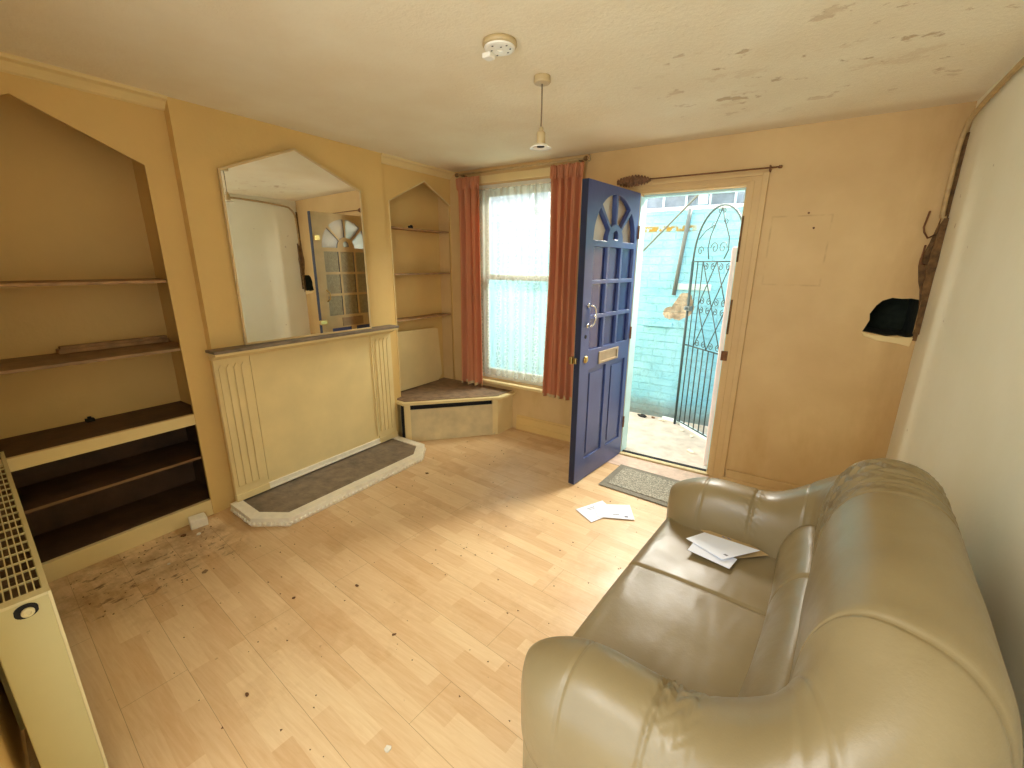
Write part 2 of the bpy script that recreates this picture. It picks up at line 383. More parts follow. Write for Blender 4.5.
struct(plate('wall_far', [[(-.6, -.08), (DX0, -.08), (DX0, DZ1), (DX1, DZ1), (DX1, -.08), (3.6, -.08), (3.6, H), (-.6, H)], R4(WX0, WX1, WZ0, WZ1)[::-1], hole[::-1]], .14, 'farwall', 'xz', 0), 'tan painted far wall around the window and door', 'wall')
struct(MB().prism([(-3.6, -.08), (.0, -.08), (.0, H), (-3.6, H)], W, W+.1, 'x').obj('wall_right', 'rightwall'), 'pale cream right wall behind the sofa', 'wall')
# near wall has an opening added for the fill lamp (x 1.7..2.9) behind the photographer
b = MB()
for x0, x1, z0, z1 in ((-.6, 1.62, 0, H), (3.1, 3.5, 0, H), (1.62, 3.1, 2.2, H)):
    b.prism([(x0, NW(x0)), (x1, NW(x1)), (x1, NW(x1)-.1), (x0, NW(x0)-.1)], z0, z1)
struct(b.obj('wall_near', 'wall'), 'cream near wall with the radiator', 'wall')
# left wall: chimney breast, two alcoves with pointed openings, back walls
b = MB()
b.box(-.5, 0, -2.15, -.82, 0, H)
b.box(-.5, -.075, -2.205, -2.15, 0, H)
b.box(-.5, -.42, -3.3, -2.2, 0, H)
b.box(-.5, -.20, -.83, 0, 0, H)
struct(b.obj('wall_left', 'wall'), 'cream left wall with chimney breast and alcoves', 'wall')
struct(plate('trim_1', [[(-3.16, .0), (-2.275, 0), (-2.275, 1.955), (-2.69, 2.15), (-3.09, 1.955), (-3.09, 0), (-3.2, 0), (-3.2, H), (-2.15, H), (-2.15, 0), (-3.2, 0)][1:5] + [(-3.09, 1.955), (-3.09, 0), (-3.2, 0), (-3.2, H), (-2.15, H), (-2.15, 0)]], .02, 'wall', 'yz', -.075), 'cream surround of the left alcove with pointed top', 'alcove surround')
struct(plate('trim_2', [[(-.82, 0), (-.725, 0), (-.725, 1.965), (-.325, 2.16), (-.004, 2.0), (-.004, 0), (0, 0), (0, H), (-.82, H)]], .02, 'wall', 'yz', -.07), 'cream surround of the corner alcove with pointed top', 'alcove surround')
# bead on the alcove edges
b = MB(); b.tube([(-.048, -.728, .42), (-.048, -.728, 1.965), (-.048, -.325, 2.163), (-.048, -.006, 2.003)], .006, 8); struct(b.obj('trim_3', 'cream'), 'thin bead around the corner alcove opening', 'moulding')
# cornices over the alcoves
prof = [(0, 0), (.065, 0), (.060, -.014), (.040, -.022), (.026, -.036), (.014, -.050), (0, -.056)]
def cornice(name, x, y0, y1, label):
    b = MB(); b.b.verts.ensure_lookup_table()
    a = [b.b.verts.new((x+p[0], y0, H+p[1])) for p in prof]; c = [b.b.verts.new((x+p[0], y1, H+p[1])) for p in prof]; n = len(prof)
    b.b.faces.new(a); b.b.faces.new(c[::-1])
    for i in range(n): b.b.faces.new([a[i], a[(i+1) % n], c[(i+1) % n], c[i]])
    struct(b.obj(name, 'cream'), label, 'moulding')
cornice('trim_4', -.055, -3.2, -2.15, 'cornice moulding above the left alcove')
cornice('trim_5', -.050, -.82, 0, 'cornice moulding above the corner alcove')
# skirting
b = MB(); b.box(.70, 1.62, -.014, 0, 0, .125); b.box(.70, 1.62, -.02, 0, 0, .055); b.box(.70, 1.62, -.008, 0, .125, .14)
struct(b.obj('baseboard_far', 'wall', bevel=.003), 'stepped cream skirting under the window', 'skirting')
b = MB(); b.box(2.50, 3.33, -.022, 0, 0, .085); b.box(2.47, 3.0, -.034, -.022, 0, .03)
struct(b.obj('baseboard_far.001', 'farwall', bevel=.004), 'tan skirting right of the door', 'skirting')

# ------------------------------------------------------------------ left alcove fittings
def shelf(label, y0, y1, x0, x1, z0, z1, mat, group='fitted shelves in the left alcove'):
    return tag(MB().box(x0, x1, y0, y1, z0, z1).obj('shelf', mat, bevel=.002), label, 'shelf', group)
YL = NW(-.2)+.005
shelf('thin upper shelf across the left alcove, nothing on it', YL, -2.207, -.418, -.08, 1.385, 1.400, 'batten')
shelf('lower wooden shelf in the left alcove carrying a long batten', YL, -2.207, -.418, -.07, 1.018, 1.034, 'shelfgrey')
t = thing('base_cabinet', 'open low shelving unit with dark boards and cream edges in the left alcove', 'cabinet', (-.25, -2.7, 0))
def part(b, name, mat, par, **k):
    o = b.obj(name, mat, par, **k); o.location = -par.location if par.rotation_euler.z == 0 else o.location; return o
part(MB().box(-.418, -.078, YL, -2.207, .632, .648), 'top_board', 'shelfdark', t, bevel=.002)
part(MB().box(-.078, -.052, YL, -2.277, .588, .650), 'front_rail', 'cream', t, bevel=.002)
part(MB().box(-.418, -.080, YL, -2.207, .366, .382), 'middle_shelf', 'shelfdark', t, bevel=.002)
part(MB().box(-.080, -.074, YL, -2.277, .368, .382), 'shelf_edge', 'shelfdarkedge', t)
part(MB().box(-.418, -.080, YL, -2.207, .085, .10), 'bottom_board', 'shelfdark', t)
part(MB().box(-.080, -.052, YL, -2.277, .0, .102), 'plinth', 'cream', t, bevel=.003)
part(MB().box(-.419, -.412, YL, -2.207, .10, .632), 'back_panel', 'shelfdark', t)
part(MB().box(-.412, -.08, -2.213, -2.206, .10, .632), 'side_panel', 'shelfdark', t)
b = MB(); b.box(-.395, -.345, -2.70, -2.225, 1.035, 1.058); b.box(-.385, -.35, -2.69, -2.23, 1.058, 1.072)
tag(b.obj('wooden_batten', 'batten', bevel=.004), 'long brown wooden batten lying at the back of the left alcove shelf', 'batten')
b = MB(); b.box(-.405, -.375, -2.66, -2.625, .649, .664); b.box(-.40, -.385, -2.65, -2.635, .664, .674)
tag(b.obj('black_bracket', 'black'), 'small black clip standing at the back of the dark cabinet top', 'clip')
b = MB(); b.prism([(-.05, -2.41), (.03, -2.43), (.045, -2.345), (-.03, -2.33)], .0, .055)
tag(b.obj('wooden_block', 'whiteworn', bevel=.006), 'small cream offcut block on the floor against the cabinet plinth', 'block')

# ------------------------------------------------------------------ fireplace
t = thing('fireplace_surround', 'cream boarded-up fireplace surround with fluted pilasters on the chimney breast', 'fireplace', (0, -1.51, 0))
def pilaster(y0, y1):
    b = MB(); b.box(0, .022, y0, y1, .0552, .985)
    wv = (y1-y0); n = 4
    for i in range(n):                                     # four raised reeds leaving grooves between
        a = y0+wv*(.10+.205*i); b.prism([(a, .15), (a+wv*.17, .15), (a+wv*.17, .90), (a+wv*.085, .925), (a, .90)], .022, .030, 'x')
    b.box(0, .030, y0-.002, y1+.002, .0552, .10)
    return part(b, 'pilaster', 'cream', t, bevel=.003)
pilaster(-2.165, -1.965); pilaster(-1.045, -.862)
part(MB().box(0, .010, -1.965, -1.045, .0552, .985), 'infill_panel', 'cream', t)
for y0_, y1_ in ((-1.962, -1.948), (-1.060, -1.047)): part(MB().box(.01, .020, y0_, y1_, .12, .985), 'panel_bead', 'cream', t, bevel=.002)
b = MB(); b.box(.01, .024, -1.965, -1.045, .0552, .098); b.box(.01, .030, -1.965, -1.045, .0552, .068); part(b, 'base_moulding', 'whiteworn', t, bevel=.004)
part(MB().box(0, .112, -2.185, -.845, 1.000, 1.016), 'mantel_shelf', 'slate', t, bevel=.003)
b = MB(); b.box(.0, .106, -2.182, -.85, .985, .9995); b.prism([(.0, .955), (.028, .955), (.09, .985), (0, .985)], -2.175, -.855, 'y'); part(b, 'mantel_moulding', 'cream', t, bevel=.003)
# hearth
out = [(.0, -2.20), (.272, -2.215), (.455, -2.09), (.470, -1.02), (.34, -.855), (.0, -.85)]
inn = [(.0, -2.135), (.245, -2.148), (.392, -2.052), (.405, -1.045), (.305, -.915), (.0, -.91)]
t2 = thing('hearth', 'low hearth slab with dark top and worn white scalloped border', 'hearth', (.2, -1.5, 0))
part(MB().prism(inn, .0, .046), 'hearth_slab', 'slate', t2)
plt = plate('hearth_border', [out, [(a+(.001 if a == 0 else 0), b_) for a, b_ in inn][::-1]], .054, 'whiteworn', 'xy', 0, t2, .006)
plt.location = -t2.location
b = MB()
for p, q_ in zip(out[:-1], out[1:]):
    p = Vector((*p, 0)); q2 = Vector((*q_, 0)); L = (q2-p).length; n = max(2, int(L/.028))
    for i in range(n):
        c0 = p.lerp(q2, (i+.5)/n); b.lathe([(.001, -.012), (.009, -.008), (.012, 0), (.009, .008), (.001, .012)], (c0.x, c0.y, .018), 8)
e = part(b, 'scalloped_edge', 'whiteworn', t2, smooth=True); e['kind'] = 'stuff'

# mirror, standing on the mantel, its right side a little out from the wall
t = thing('mirror', 'frameless house-shaped mirror with pointed top standing on the mantel shelf', 'mirror', (.043, -1.515, 1.017), -.055)
mp_ = [(-.462, 0), (.430, 0), (.430, .965), (-.02, 1.148), (-.462, .965)]
mb = [(a*.985, .006+b_*.988) for a, b_ in mp_]
MB().prism(mb, .0, .006, 'x').obj('mirror_glass', 'mirror', t)
plate('edge_strip', [mp_, [(a*.975, .012+b_*.978) for a, b_ in mp_][::-1]], .018, 'mirrorframe', 'yz', -.006, t, .002)
MB().prism([(a*.98, .002+b_*.985) for a, b_ in mp_], -.012, -.006, 'x').obj('backing_board', 'batten', t)

# ------------------------------------------------------------------ corner alcove
g = 'thin shelves in the corner alcove'
for z, lab in ((1.775, 'top thin shelf in the corner alcove with a small black hook'), (1.405, 'middle thin shelf in the corner alcove, eye level'), (1.02, 'lowest thin shelf in the corner alcove, above the leaning board')):
    tag(MB().box(-.20, -.072, -.722, -.003, z-.006, z+.006).obj('alcove_shelf', 'batten', bevel=.001), lab, 'shelf', g)
b = MB(); b.box(-.115, -.095, -.475, -.435, 1.7815, 1.80); b.lathe([(.002, -.01), (.012, -.006), (.012, .006), (.002, .01)], (-.10, -.452, 1.80), 10)
tag(b.obj('black_hook', 'black'), 'small black fitting on the top corner alcove shelf', 'hook')
tag(MB().prism([(-.70, .372), (-.13, .372), (-.075, .43), (-.115, .885), (-.16, .90), (-.70, .915)], -.165, -.153, 'x').obj('leaning_board', 'cream', bevel=.002), 'loose pale board with a cut corner leaning at the alcove back', 'board')
t = thing('corner_bench', 'low corner bench with worn brown top and loose cream front panel', 'bench', (.2, -.4, 0))
top = [(-.195, -.80), (.09, -.835), (.66, -.215), (.68, -.003), (-.195, -.003)]
part(MB().prism([(-.068, -.822), (.09, -.840), (.665, -.218), (.69, -.003), (-.068, -.003)], .332, .356), 'seat_edge', 'cream', t, bevel=.004)
part(MB().prism([(-.198, -.72), (-.06, -.72), (-.06, -.79), (.075, -.80), (.62, -.21), (.64, -.003), (-.198, -.003)], .3565, .362), 'seat_board', 'bench', t)
part(MB().prism([(.605, -.262), (.635, -.225), (.650, -.003), (.0, -.003), (.0, -.05), (.56, -.05)], .0, .331), 'side_panel', 'cream', t)
part(MB().prism([(.02, -.80), (.06, -.80), (.575, -.235), (.54, -.22)], .0, .331), 'panel_gap_shade', 'black', t)  # black block paints the shade in the gap above the loose panel
# loose front panel, leaning slightly
b = MB(); b.box(0, .745, -.012, 0, 0, .285)
o = b.obj('front_panel', 'ply', t, bevel=.002); o.location = Vector((.118, -.790, .001))-t.location; o.rotation_euler = (math.radians(-4), 0, math.atan2(.56, .50))
part(MB().prism([(.085, -.825), (.105, -.825), (.13, -.795), (.10, -.785)], 0, .331), 'corner_post', 'cream', t)

# ------------------------------------------------------------------ window
t = struct(thing('window_1', 'white sash window behind net curtain', 'window', (.67, .08, .43)))
def wpart(b, name, mat, **k): o = b.obj(name, mat, t, **k); o.location = -t.location; return o
b = MB()
b.box(WX0, WX1, .07, .13, WZ0, WZ0+.05); b.box(WX0, WX1, .07, .13, WZ1-.05, WZ1); b.box(WX0, WX0+.05, .07, .13, WZ0+.05, WZ1-.05); b.box(WX1-.05, WX1, .07, .13, WZ0+.05, WZ1-.05)
wpart(b, 'window_frame', 'winwhite', bevel=.004)
def sash(y0, y1, z0, z1):
    b = MB(); x0, x1 = WX0+.05, WX1-.05; w_ = .045
    b.box(x0, x1, y0, y1, z0, z0+w_); b.box(x0, x1, y0, y1, z1-w_, z1); b.box(x0, x0+w_, y0, y1, z0+w_, z1-w_); b.box(x1-w_, x1, y0, y1, z0+w_, z1-w_)
    wpart(b, 'sash', 'winwhite', bevel=.004)
    wpart(MB().box(x0+w_, x1-w_, (y0+y1)/2-.002, (y0+y1)/2+.002, z0+w_, z1-w_), 'pane', 'glass')
sash(.075, .098, WZ0+.05, 1.40); sash(.102, .125, 1.36, WZ1-.05)
wpart(MB().box(WX0-.03, WX1+.03, -.045, .069, WZ0-.026, WZ0-.001), 'window_sill', 'cream', bevel=.005)
b = MB(); b.box(WX0-.06, WX0-.001, -.012, 0, WZ0, WZ1+.06); b.box(WX1+.001, WX1+.06, -.012, 0, WZ0, WZ1+.06); b.box(WX0-.001, WX1+.001, -.012, 0, WZ1+.001, WZ1+.06)
wpart(b, 'architrave', 'cream', bevel=.003)
# net curtain
b = MB(); NX0, NX1 = .245, 1.10
def netf(u, v):
    x = NX0+(NX1-NX0)*u; z = .468+(2.12-.468)*v
    return (x, .035+.010*math.sin(x*95)+.006*math.sin(x*41+1.3), z-.004*math.sin(x*60)*(1-v))
b.grid(netf, 220, 12)
tag(b.obj('net_curtain', 'net', smooth=True), 'white lace net curtain hanging inside the window', 'curtain')
b = MB().tube([(WX0, .035, 2.122), (WX1, .035, 2.122)], .004, 8)
tag(b.obj('net_curtain_wire', 'whiteworn', smooth=True), 'thin white wire holding up the net curtain', 'curtain wire')

# curtains
def curtain(label, xc, w_top, w_mid, w_bot, ztop, zbot, y, nf, seed, skew=0):
    rnd = random.Random(seed); ph = [rnd.uniform(0, 6.28) for _ in range(4)]
    b = MB()
    def f(u, v):
        z = zbot+(ztop-zbot)*v
        w = w_bot+(w_mid-w_bot)*min(1, v/.55) if v < .55 else w_mid+(w_top-w_mid)*((v-.55)/.45)**1.3
        head = max(0, (v-.95)/.05); x = xc+(u-.5)*w + skew*(1-v)
        amp = .028*(1-.45*head)
        yy = y+amp*math.sin(2*PI*nf*u+ph[0]+.5*math.sin(3*v+ph[1]))+.008*math.sin(2*PI*nf*2.3*u+ph[2])
        if v > .93: yy += .008*math.sin(2*PI*nf*2*u+ph[3])
        x += .010*math.sin(2*PI*nf*u*1.0+ph[3])*v
        return (x, yy, z+.006*math.sin(2*PI*nf*u+ph[2])*(1-v))
    b.grid(f, 150, 60)
    o = b.obj('curtain', 'curtain', None, smooth=True); tag(o, label, 'curtain', 'pair of terracotta curtains')
    s = o.modifiers.new('solid', 'SOLIDIFY'); s.thickness = .003; s.offset = 0
    b = MB()
    def hem(u, v):
        p = f(u, .014*v); return (p[0], p[1]-.004, p[2]-.001)
    b.grid(hem, 150, 3); h = b.obj('hem', 'mirrorframe', o, smooth=True)
    b = MB()
    for i in range(26):
        u0 = (i+.5)/26; pts = [Vector(f(u0, vv))+Vector((.006*math.sin(i*2.1+vv*9), -.006, 0)) for vv in (.948, .965, .98, .992, 1.0)]
        b.tube(pts, [.004, .008, .007, .009, .004], 6)
    b.obj('heading_pleats', 'curtain', o, smooth=True)['kind'] = 'stuff'
    return o
curtain('left terracotta curtain, its hem on the corner bench', .235, .25, .25, .28, 2.205, .385, -.085, 3.5, 3, .0)
curtain('right terracotta curtain, hanging behind the open blue door', 1.165, .27, .25, .30, 2.21, .405, -.085, 4.3, 9, .0)
t = thing('curtain_pole', 'brown curtain pole with ring end above the window', 'curtain pole', (.7, -.075, 2.235))
MB().tube([(-.60, 0, 0), (.60, 0, 0)], .008, 12).obj('pole', 'pipe', t, smooth=True)
for x in (-.60, .61):
    MB().lathe([(.003, -.022), (.014, -.012), (.018, 0), (.014, .012), (.003, .022)], (x, 0, 0), 16, 'x').obj('finial', 'brown', t, smooth=True)
rg = MB().tube([(.635, .022*math.cos(a), .001+.022*math.sin(a)) for a in [2*PI*k/20 for k in range(21)]], .0035, 8, False); rg.obj('ring', 'lettermetal', t, smooth=True)
for x in (-.55, .56):
    MB().box(x-.006, x+.006, -.004, .074, -.012, -.002).obj('bracket', 'brown', t)

# ------------------------------------------------------------------ front door
t = struct(thing('door_1', 'blue front door with fanlight standing open into the room', 'door', (DX0+.010, -.002, .0)))
th = -math.radians(96.83)
leaf = None
arc = lambda cx, cz, r, a0, a1, n: [(cx+r*math.cos(math.radians(a0+(a1-a0)*i/n)), cz+r*math.sin(math.radians(a0+(a1-a0)*i/n))) for i in range(n+1)]
fcx, fcz, fR, fr = .333, 1.645, .288, .108
loops = [R4(0, LW, .006, 1.982)]
fans = []
for a0, a1 in ((0, 43), (47, 88), (92, 133), (137, 180)):
    g0 = 1.6
    p = arc(fcx, fcz, fR, a0+ (1 if a0 else 0), a1-(1 if a1 < 180 else 0), 10)+arc(fcx, fcz, fr, a1-(3 if a1 < 180 else 0), a0+(3 if a0 else 0), 5)
    fans.append(p)
hub = [(fcx-.034, fcz+.012), (fcx+.034, fcz+.012)]+arc(fcx, fcz+.035, .034, 0, 180, 8)
cols = ((.045, .218), (.244, .408), (.434, .606)); rows = ((1.402, 1.606), (1.180, 1.376), (.950, 1.154))
panes = [R4(a, b_, c_, d_) for c_, d_ in rows for a, b_ in cols]
lows = [R4(.058, .282, .165, .815), R4(.352, .592, .165, .815)]
for p in fans+[hub]+panes+lows: loops.append(p[::-1])
leaf = plate('door_leaf', loops, .044, 'blue', 'xz', -.044, t, .004); leaf.rotation_euler = (0, 0, th)
def dp(b, name, mat, **k): return b.obj(name, mat, leaf, **k)
# room-facing skin when shut: cream paint, with the same openings
sk = plate('inside_face', loops, .002, 'doorcream', 'xz', -.047, leaf)
for p in fans: dp(MB().prism(p, -.038, -.033, 'y'), 'fanlight_pane', 'frost')
dp(MB().prism(hub, -.038, -.033, 'y'), 'fanlight_pane', 'frost')
for c_, d_ in rows:
    for a, b_ in cols:
        dp(MB().box(a, b_, -.024, -.019, c_, d_), 'square_pane', 'bluedark')
        dp(MB().box(a, b_, -.036, -.0245, c_, d_), 'inner_pane', 'panegrey')
for p in lows:
    x0, x1 = p[0][0], p[1][0]; z0, z1 = p[0][1], p[2][1]
    b = MB(); b.box(x0, x1, -.036, -.012, z0, z1); b.box(x0+.03, x1-.03, -.012, -.006, z0+.03, z1-.03); dp(b, 'lower_panel', 'blue', bevel=.004)
dp(MB().box(LW-.001, LW+.0015, -.044, -.001, .008, 1.98), 'closing_edge', 'blueedge')
# letter plate
b = MB(); b.box(.188, .470, .0, .008, .835, .850); b.box(.188, .470, 0, .008, .902, .920); b.box(.188, .212, 0, .008, .850, .902); b.box(.446, .470, 0, .008, .850, .902); b.box(.212, .446, 0, .003, .850, .902)
dp(b, 'letter_plate', 'lettermetal', bevel=.002)
# pull handle
pts = [(.640, .004, 1.245), (.640, .02, 1.245)]+[(.640-.055*math.sin(PI*k/12), .028, 1.18+.065*math.cos(PI*k/12)) for k in range(13)]+[(.640, .02, 1.115), (.640, .004, 1.115)]
b = MB().tube(pts, .006, 10)
for z in (1.245, 1.115): b.lathe([(.014, 0), (.014, .005), (.008, .008)], (.640, 0, z), 16, 'y')
b.box(.588, .61, .02, .032, 1.174, 1.184)
dp(b, 'pull_handle', 'chrome', smooth=True)
dp(MB().lathe([(.013, 0), (.012, .003), (.008, .004)], (.655, 0, 1.045), 14, 'y'), 'keyhole', 'black')
dp(MB().lathe([(.024, 0), (.024, .006), (.016, .012), (.004, .012)], (.642, 0, .893), 20, 'y'), 'lock_cylinder', 'brass', smooth=True)
b = MB(); b.box(.655, .735, -.068, -.048, .868, .915); b.box(.711, .728, -.038, -.02, .872, .91); dp(b, 'night_latch', 'brass', bevel=.003)
b = MB(); b.tube([(.62, -.05, 1.22), (.60, -.075, 1.19), (.60, -.075, 1.13), (.62, -.05, 1.10)], .006, 8); dp(b, 'inside_handle', 'brass', smooth=True)
b = MB(); b.box(.645, .70, -.062, -.048, 1.71, 1.76); dp(b, 'bolt', 'brass', bevel=.002)
b = MB(); b.box(.19, .46, -.054, -.047, .83, .92); dp(b, 'inside_letter_flap', 'lettermetal', bevel=.002)
for z in (.28, 1.0, 1.72): dp(MB().lathe([(.006, -.045), (.006, .045)], (.0, .006, z), 10), 'hinge', 'rust')
# frame
def fp(b, name, mat, **k): o = b.obj(name, mat, t, **k); o.location = -t.location; return o
b = MB(); b.box(DX0-.022, DX0-.0005, .0005, .139, 0, DZ1+.02); b.box(DX1+.0005, DX1+.022, .0005, .139, 0, DZ1+.02); 
b = MB(); b.box(DX0, DX0+.007, .001, .14, 0, DZ1-.012); b.box(DX1-.007, DX1, .001, .14, 0, DZ1-.012); b.box(DX0, DX1, .001, .14, DZ1-.012, DZ1); fp(b, 'door_frame', 'farwall')
b = MB(); b.box(DX0+.007, DX0+.012, .012, .145, 0, DZ1-.026); b.box(DX1-.020, DX1-.007, .075, .145, 0, DZ1-.026); b.box(DX0+.007, DX1-.007, .075, .145, DZ1-.026, DZ1-.012); fp(b, 'door_stop', 'cyanframe')
b = MB()
for x0, x1 in ((DX1+.002, DX1+.11),):
    b.box(x0, x1, -.012, 0, 0, DZ1+.055); b.box(x0+.075, x1, -.022, -.012, 0, DZ1+.055); b.box(x0+.010, x0+.035, -.016, -.012, 0, DZ1+.01)
b.box(DX0-.07, DX1+.002, -.012, 0, DZ1+.001, DZ1+.055); b.box(DX0-.07, DX1+.077, -.024, -.012, DZ1+.035, DZ1+.055); b.box(DX0-.07, DX1+.02, -.017, -.012, DZ1+.008, DZ1+.022)
b.box(DX0-.07, DX0-.008, -.011, 0, 0, DZ1+.001)
fp(b, 'architrave', 'farwall', bevel=.003)
b = MB(); b.box(DX1-.018, DX1+.022, -.026, -.0125, .870, .935); fp(b, 'strike_plate', 'rust', bevel=.002)
b = MB(); b.box(DX1-.006, DX1+.008, -.014, -.010, 1.05, 1.28); b.box(DX1-.006, DX1+.006, -.014, -.010, 1.52, 1.80); fp(b, 'worn_strip', 'brown')
b = MB(); b.box(DX0-.0, DX1+.0, -.02, .02, .0, .014); fp(b, 'threshold_batten', 'ply', bevel=.003)
b = MB(); b.box(DX0+.012, DX1-.02, .021, .062, -.03, .013); fp(b, 'threshold_gap_shade', 'black')  # black strip paints the shadow line in the gap beyond the batten
b = MB(); b.box(DX0+.012, DX1-.02, .063, .15, -.039, .004); fp(b, 'doorstep', 'concrete', bevel=.003)
# pinkish boards inside the door
tag(MB().prism([(1.70, -.03), (2.39, -.03), (2.39, -.26), (1.66, -.22)], .0005, .003).obj('threshold_board', 'threshold'), 'pinkish worn strip of floor just inside the front door', 'floor strip')
# rail above the door with gathered cloth
t = thing('door_curtain_rail', 'thin rusty curtain rail above the front door', 'curtain rail', (2.05, -.045, 2.062))
MB().tube([(-.48, 0, 0), (.485, 0, -.002)], .0045, 8).obj('rail', 'rust', t, smooth=True)
MB().lathe([(.003, -.012), (.009, -.006), (.009, .008), (.003, .012)], (.49, 0, -.002), 10, 'x').obj('finial', 'rust', t)
MB().box(.435, .443, -.006, .044, -.02, .012).obj('bracket', 'rust', t)
b = MB()
def cl(u, v):
    a = 2*PI*v; x = 1.545+.235*u; r = .006+.026*math.sin(PI*min(1, u*1.05))**.6+.006*math.sin(70*u)+.004*math.sin(5*a+9*u)
    return (x, -.045+r*.8*math.cos(a), 2.058+r*math.sin(a))
b.grid(cl, 70, 24, True)
tag(b.obj('bunched_cloth', 'cloth', smooth=True), 'brown cloth gathered on the rail end above the blue door', 'cloth')

# ------------------------------------------------------------------ wall hole, pipes
b = MB(); b.box(3.09, 3.325, .141, .30, 1.10, 1.36)
hb = MB()
hb.b.free(); hb.b = bmesh.new()
ro = [hb.b.verts.new((x+(3.21-x)*.03, .003, z+(1.24-z)*.03)) for x, z in hole]; ri = [hb.b.verts.new((x+(3.2-x)*.05, .30, z+(1.24-z)*.05)) for x, z in hole]
for i in range(len(hole)): hb.b.faces.new([ro[i], ro[(i+1) % len(hole)], ri[(i+1) % len(hole)], ri[i]])
hb.b.faces.new(ri); b.b.free()
o = hb.obj('trim_6', 'darkgreen'); s = o.modifiers.new('s', 'SOLIDIFY'); s.thickness = .01; s.offset = 1; struct(o, 'dark broken cavity in the far wall', 'wall cavity')
b = MB(); b.prism([(3.086, 1.128), (3.10, 1.106), (3.16, 1.086), (3.25, 1.078), (3.31, 1.064), (3.318, 1.118), (3.25, 1.113), (3.14, 1.116)], -.012, .001, 'y')
tag(b.obj('broken_ledge', 'cream', bevel=.004), 'broken plaster ledge under the dark hole in the far wall', 'ledge')
# pipe along the ceiling, bending down the corner
bend = [(3.310, -.10-.0, 2.20)]
pth = [(3.316, -3.30, 2.246), (3.316, -1.2, 2.240), (3.314, -.50, 2.225), (3.310, -.16, 2.195), (3.305, -.09, 2.165), (3.302, -.050, 2.11), (3.302, -.035, 2.02), (3.306, -.026, 1.76), (3.318, -.026, 1.70), (3.318, -.026, 1.14)]
def smooth_path(p, n=6):
    p = [Vector(a) for a in p]; o_ = []
    for i in range(len(p)-1):
        p0, p1, p2, p3 = p[max(i-1, 0)], p[i], p[i+1], p[min(i+2, len(p)-1)]
        for k in range(n):
            s_ = k/n; o_.append(.5*((2*p1)+(p2-p0)*s_+(2*p0-5*p1+4*p2-p3)*s_*s_+(3*p1-p0-3*p2+p3)*s_**3))
    o_.append(p[-1]); return o_
tag(MB().tube(smooth_path(pth), .011, 12).obj('heating_pipe', 'pipe', smooth=True), 'painted pipe along the ceiling edge turning down the far corner', 'pipe')
pth2 = [(a+.008, b_+.014 if i > 4 else b_, c_-.028 if i < 5 else c_) for i, (a, b_, c_) in enumerate(pth[:5])]
# torn strip in the corner, wider in the middle
b = MB()
rn = random.Random(4); zs = [2.14-.04*i for i in range(27)]
def wdt(z): return .005+.05*max(0, 1-abs(z-1.52)/.26)+rn.uniform(-.004, .005)
lp = [(3.332-.012-wdt(z), z) for z in zs]; lp2 = [(3.3325, z) for z in reversed(zs)]
b.prism(lp+lp2, -.010, 0, 'y')
rp = [(-.012-wdt(z)*.7, z) for z in zs]; b.prism(rp+[(0, z) for z in reversed(zs)], 3.326, 3.333, 'x')
zz = [1.74-.03*i for i in range(21)]
b.prism([(3.333-.022-.018*max(0, 1-abs(z-1.5)/.25)+rn.uniform(-.004, .004), z) for z in zz]+[(3.3325, z) for z in reversed(zz)], -.044, -.0105, 'y')
tag(b.obj('torn_corner_strip', 'brown'), 'ragged brown strip of torn plaster down the far right corner', 'torn plaster')
g = 'bent metal hooks beside the far corner'
b = MB(); b.tube([(3.254, -.03, 1.78), (3.245, -.03, 1.70), (3.252, -.028, 1.675), (3.272, -.02, 1.645), (3.30, -.012, 1.66)], .0045, 8)
tag(b.obj('metal_hook', 'rust', smooth=True), 'upper bent rusty hook beside the corner pipe', 'hook', g)
b = MB(); b.tube([(3.270, -.03, 1.61), (3.266, -.03, 1.55), (3.268, -.02, 1.515), (3.29, -.012, 1.51)], .0045, 8)
tag(b.obj('metal_hook', 'rust', smooth=True), 'lower straight rusty hook beside the corner pipe', 'hook', g)
for x, z, r, lab in ((2.722, 1.80, .006, 'small rusty nail high on the far wall'), (2.76, 1.715, .006, 'small nail below the other on the far wall'), ):
    tag(MB().lathe([(r, -.008), (r, -.004), (r*.5, -.003), (r*.5, .0)], (x, 0, z), 10, 'y').obj('nail', 'rust'), lab, 'nail', 'nails in the far wall')

# ------------------------------------------------------------------ ceiling fittings
t = thing('smoke_alarm', 'round white smoke alarm base with hanging tab on the ceiling', 'smoke alarm', (1.700, -1.722, H))
MB().lathe([(.062, 0), (.064, -.012), (.060, -.018)], (0, 0, 0), 40).obj('mount_ring', 'plasticold', t, smooth=True)
b = MB(); b.lathe([(.057, -.0185), (.056, -.024), (.048, -.027), (.012, -.027), (.010, -.024)], (0, 0, 0), 40); b.obj('base_plate', 'plastic', t, bevel=.001)
b = MB(); b.box(-.066, -.030, -.022, .016, -.046, -.028); b.obj('battery_tab', 'plastic', t, bevel=.004)
for a, r in ((.3, .04), (1.1, .035), (2.4, .042), (3.6, .03), (4.6, .04), (5.5, .025), (5.9, .045)): MB().box(r*math.cos(a)-.003, r*math.cos(a)+.003, r*math.sin(a)-.002, r*math.sin(a)+.002, -.0285, -.0265).obj('slot', 'black', t)
t = thing('pendant_light', 'empty pendant lamp holder hanging from a ceiling rose', 'pendant light', (1.682, -1.375, H))
MB().lathe([(.036, 0), (.037, -.022), (.034, -.028), (.010, -.030)], (0, 0, 0), 32).obj('ceiling_rose', 'plasticold', t, smooth=False, bevel=.002)
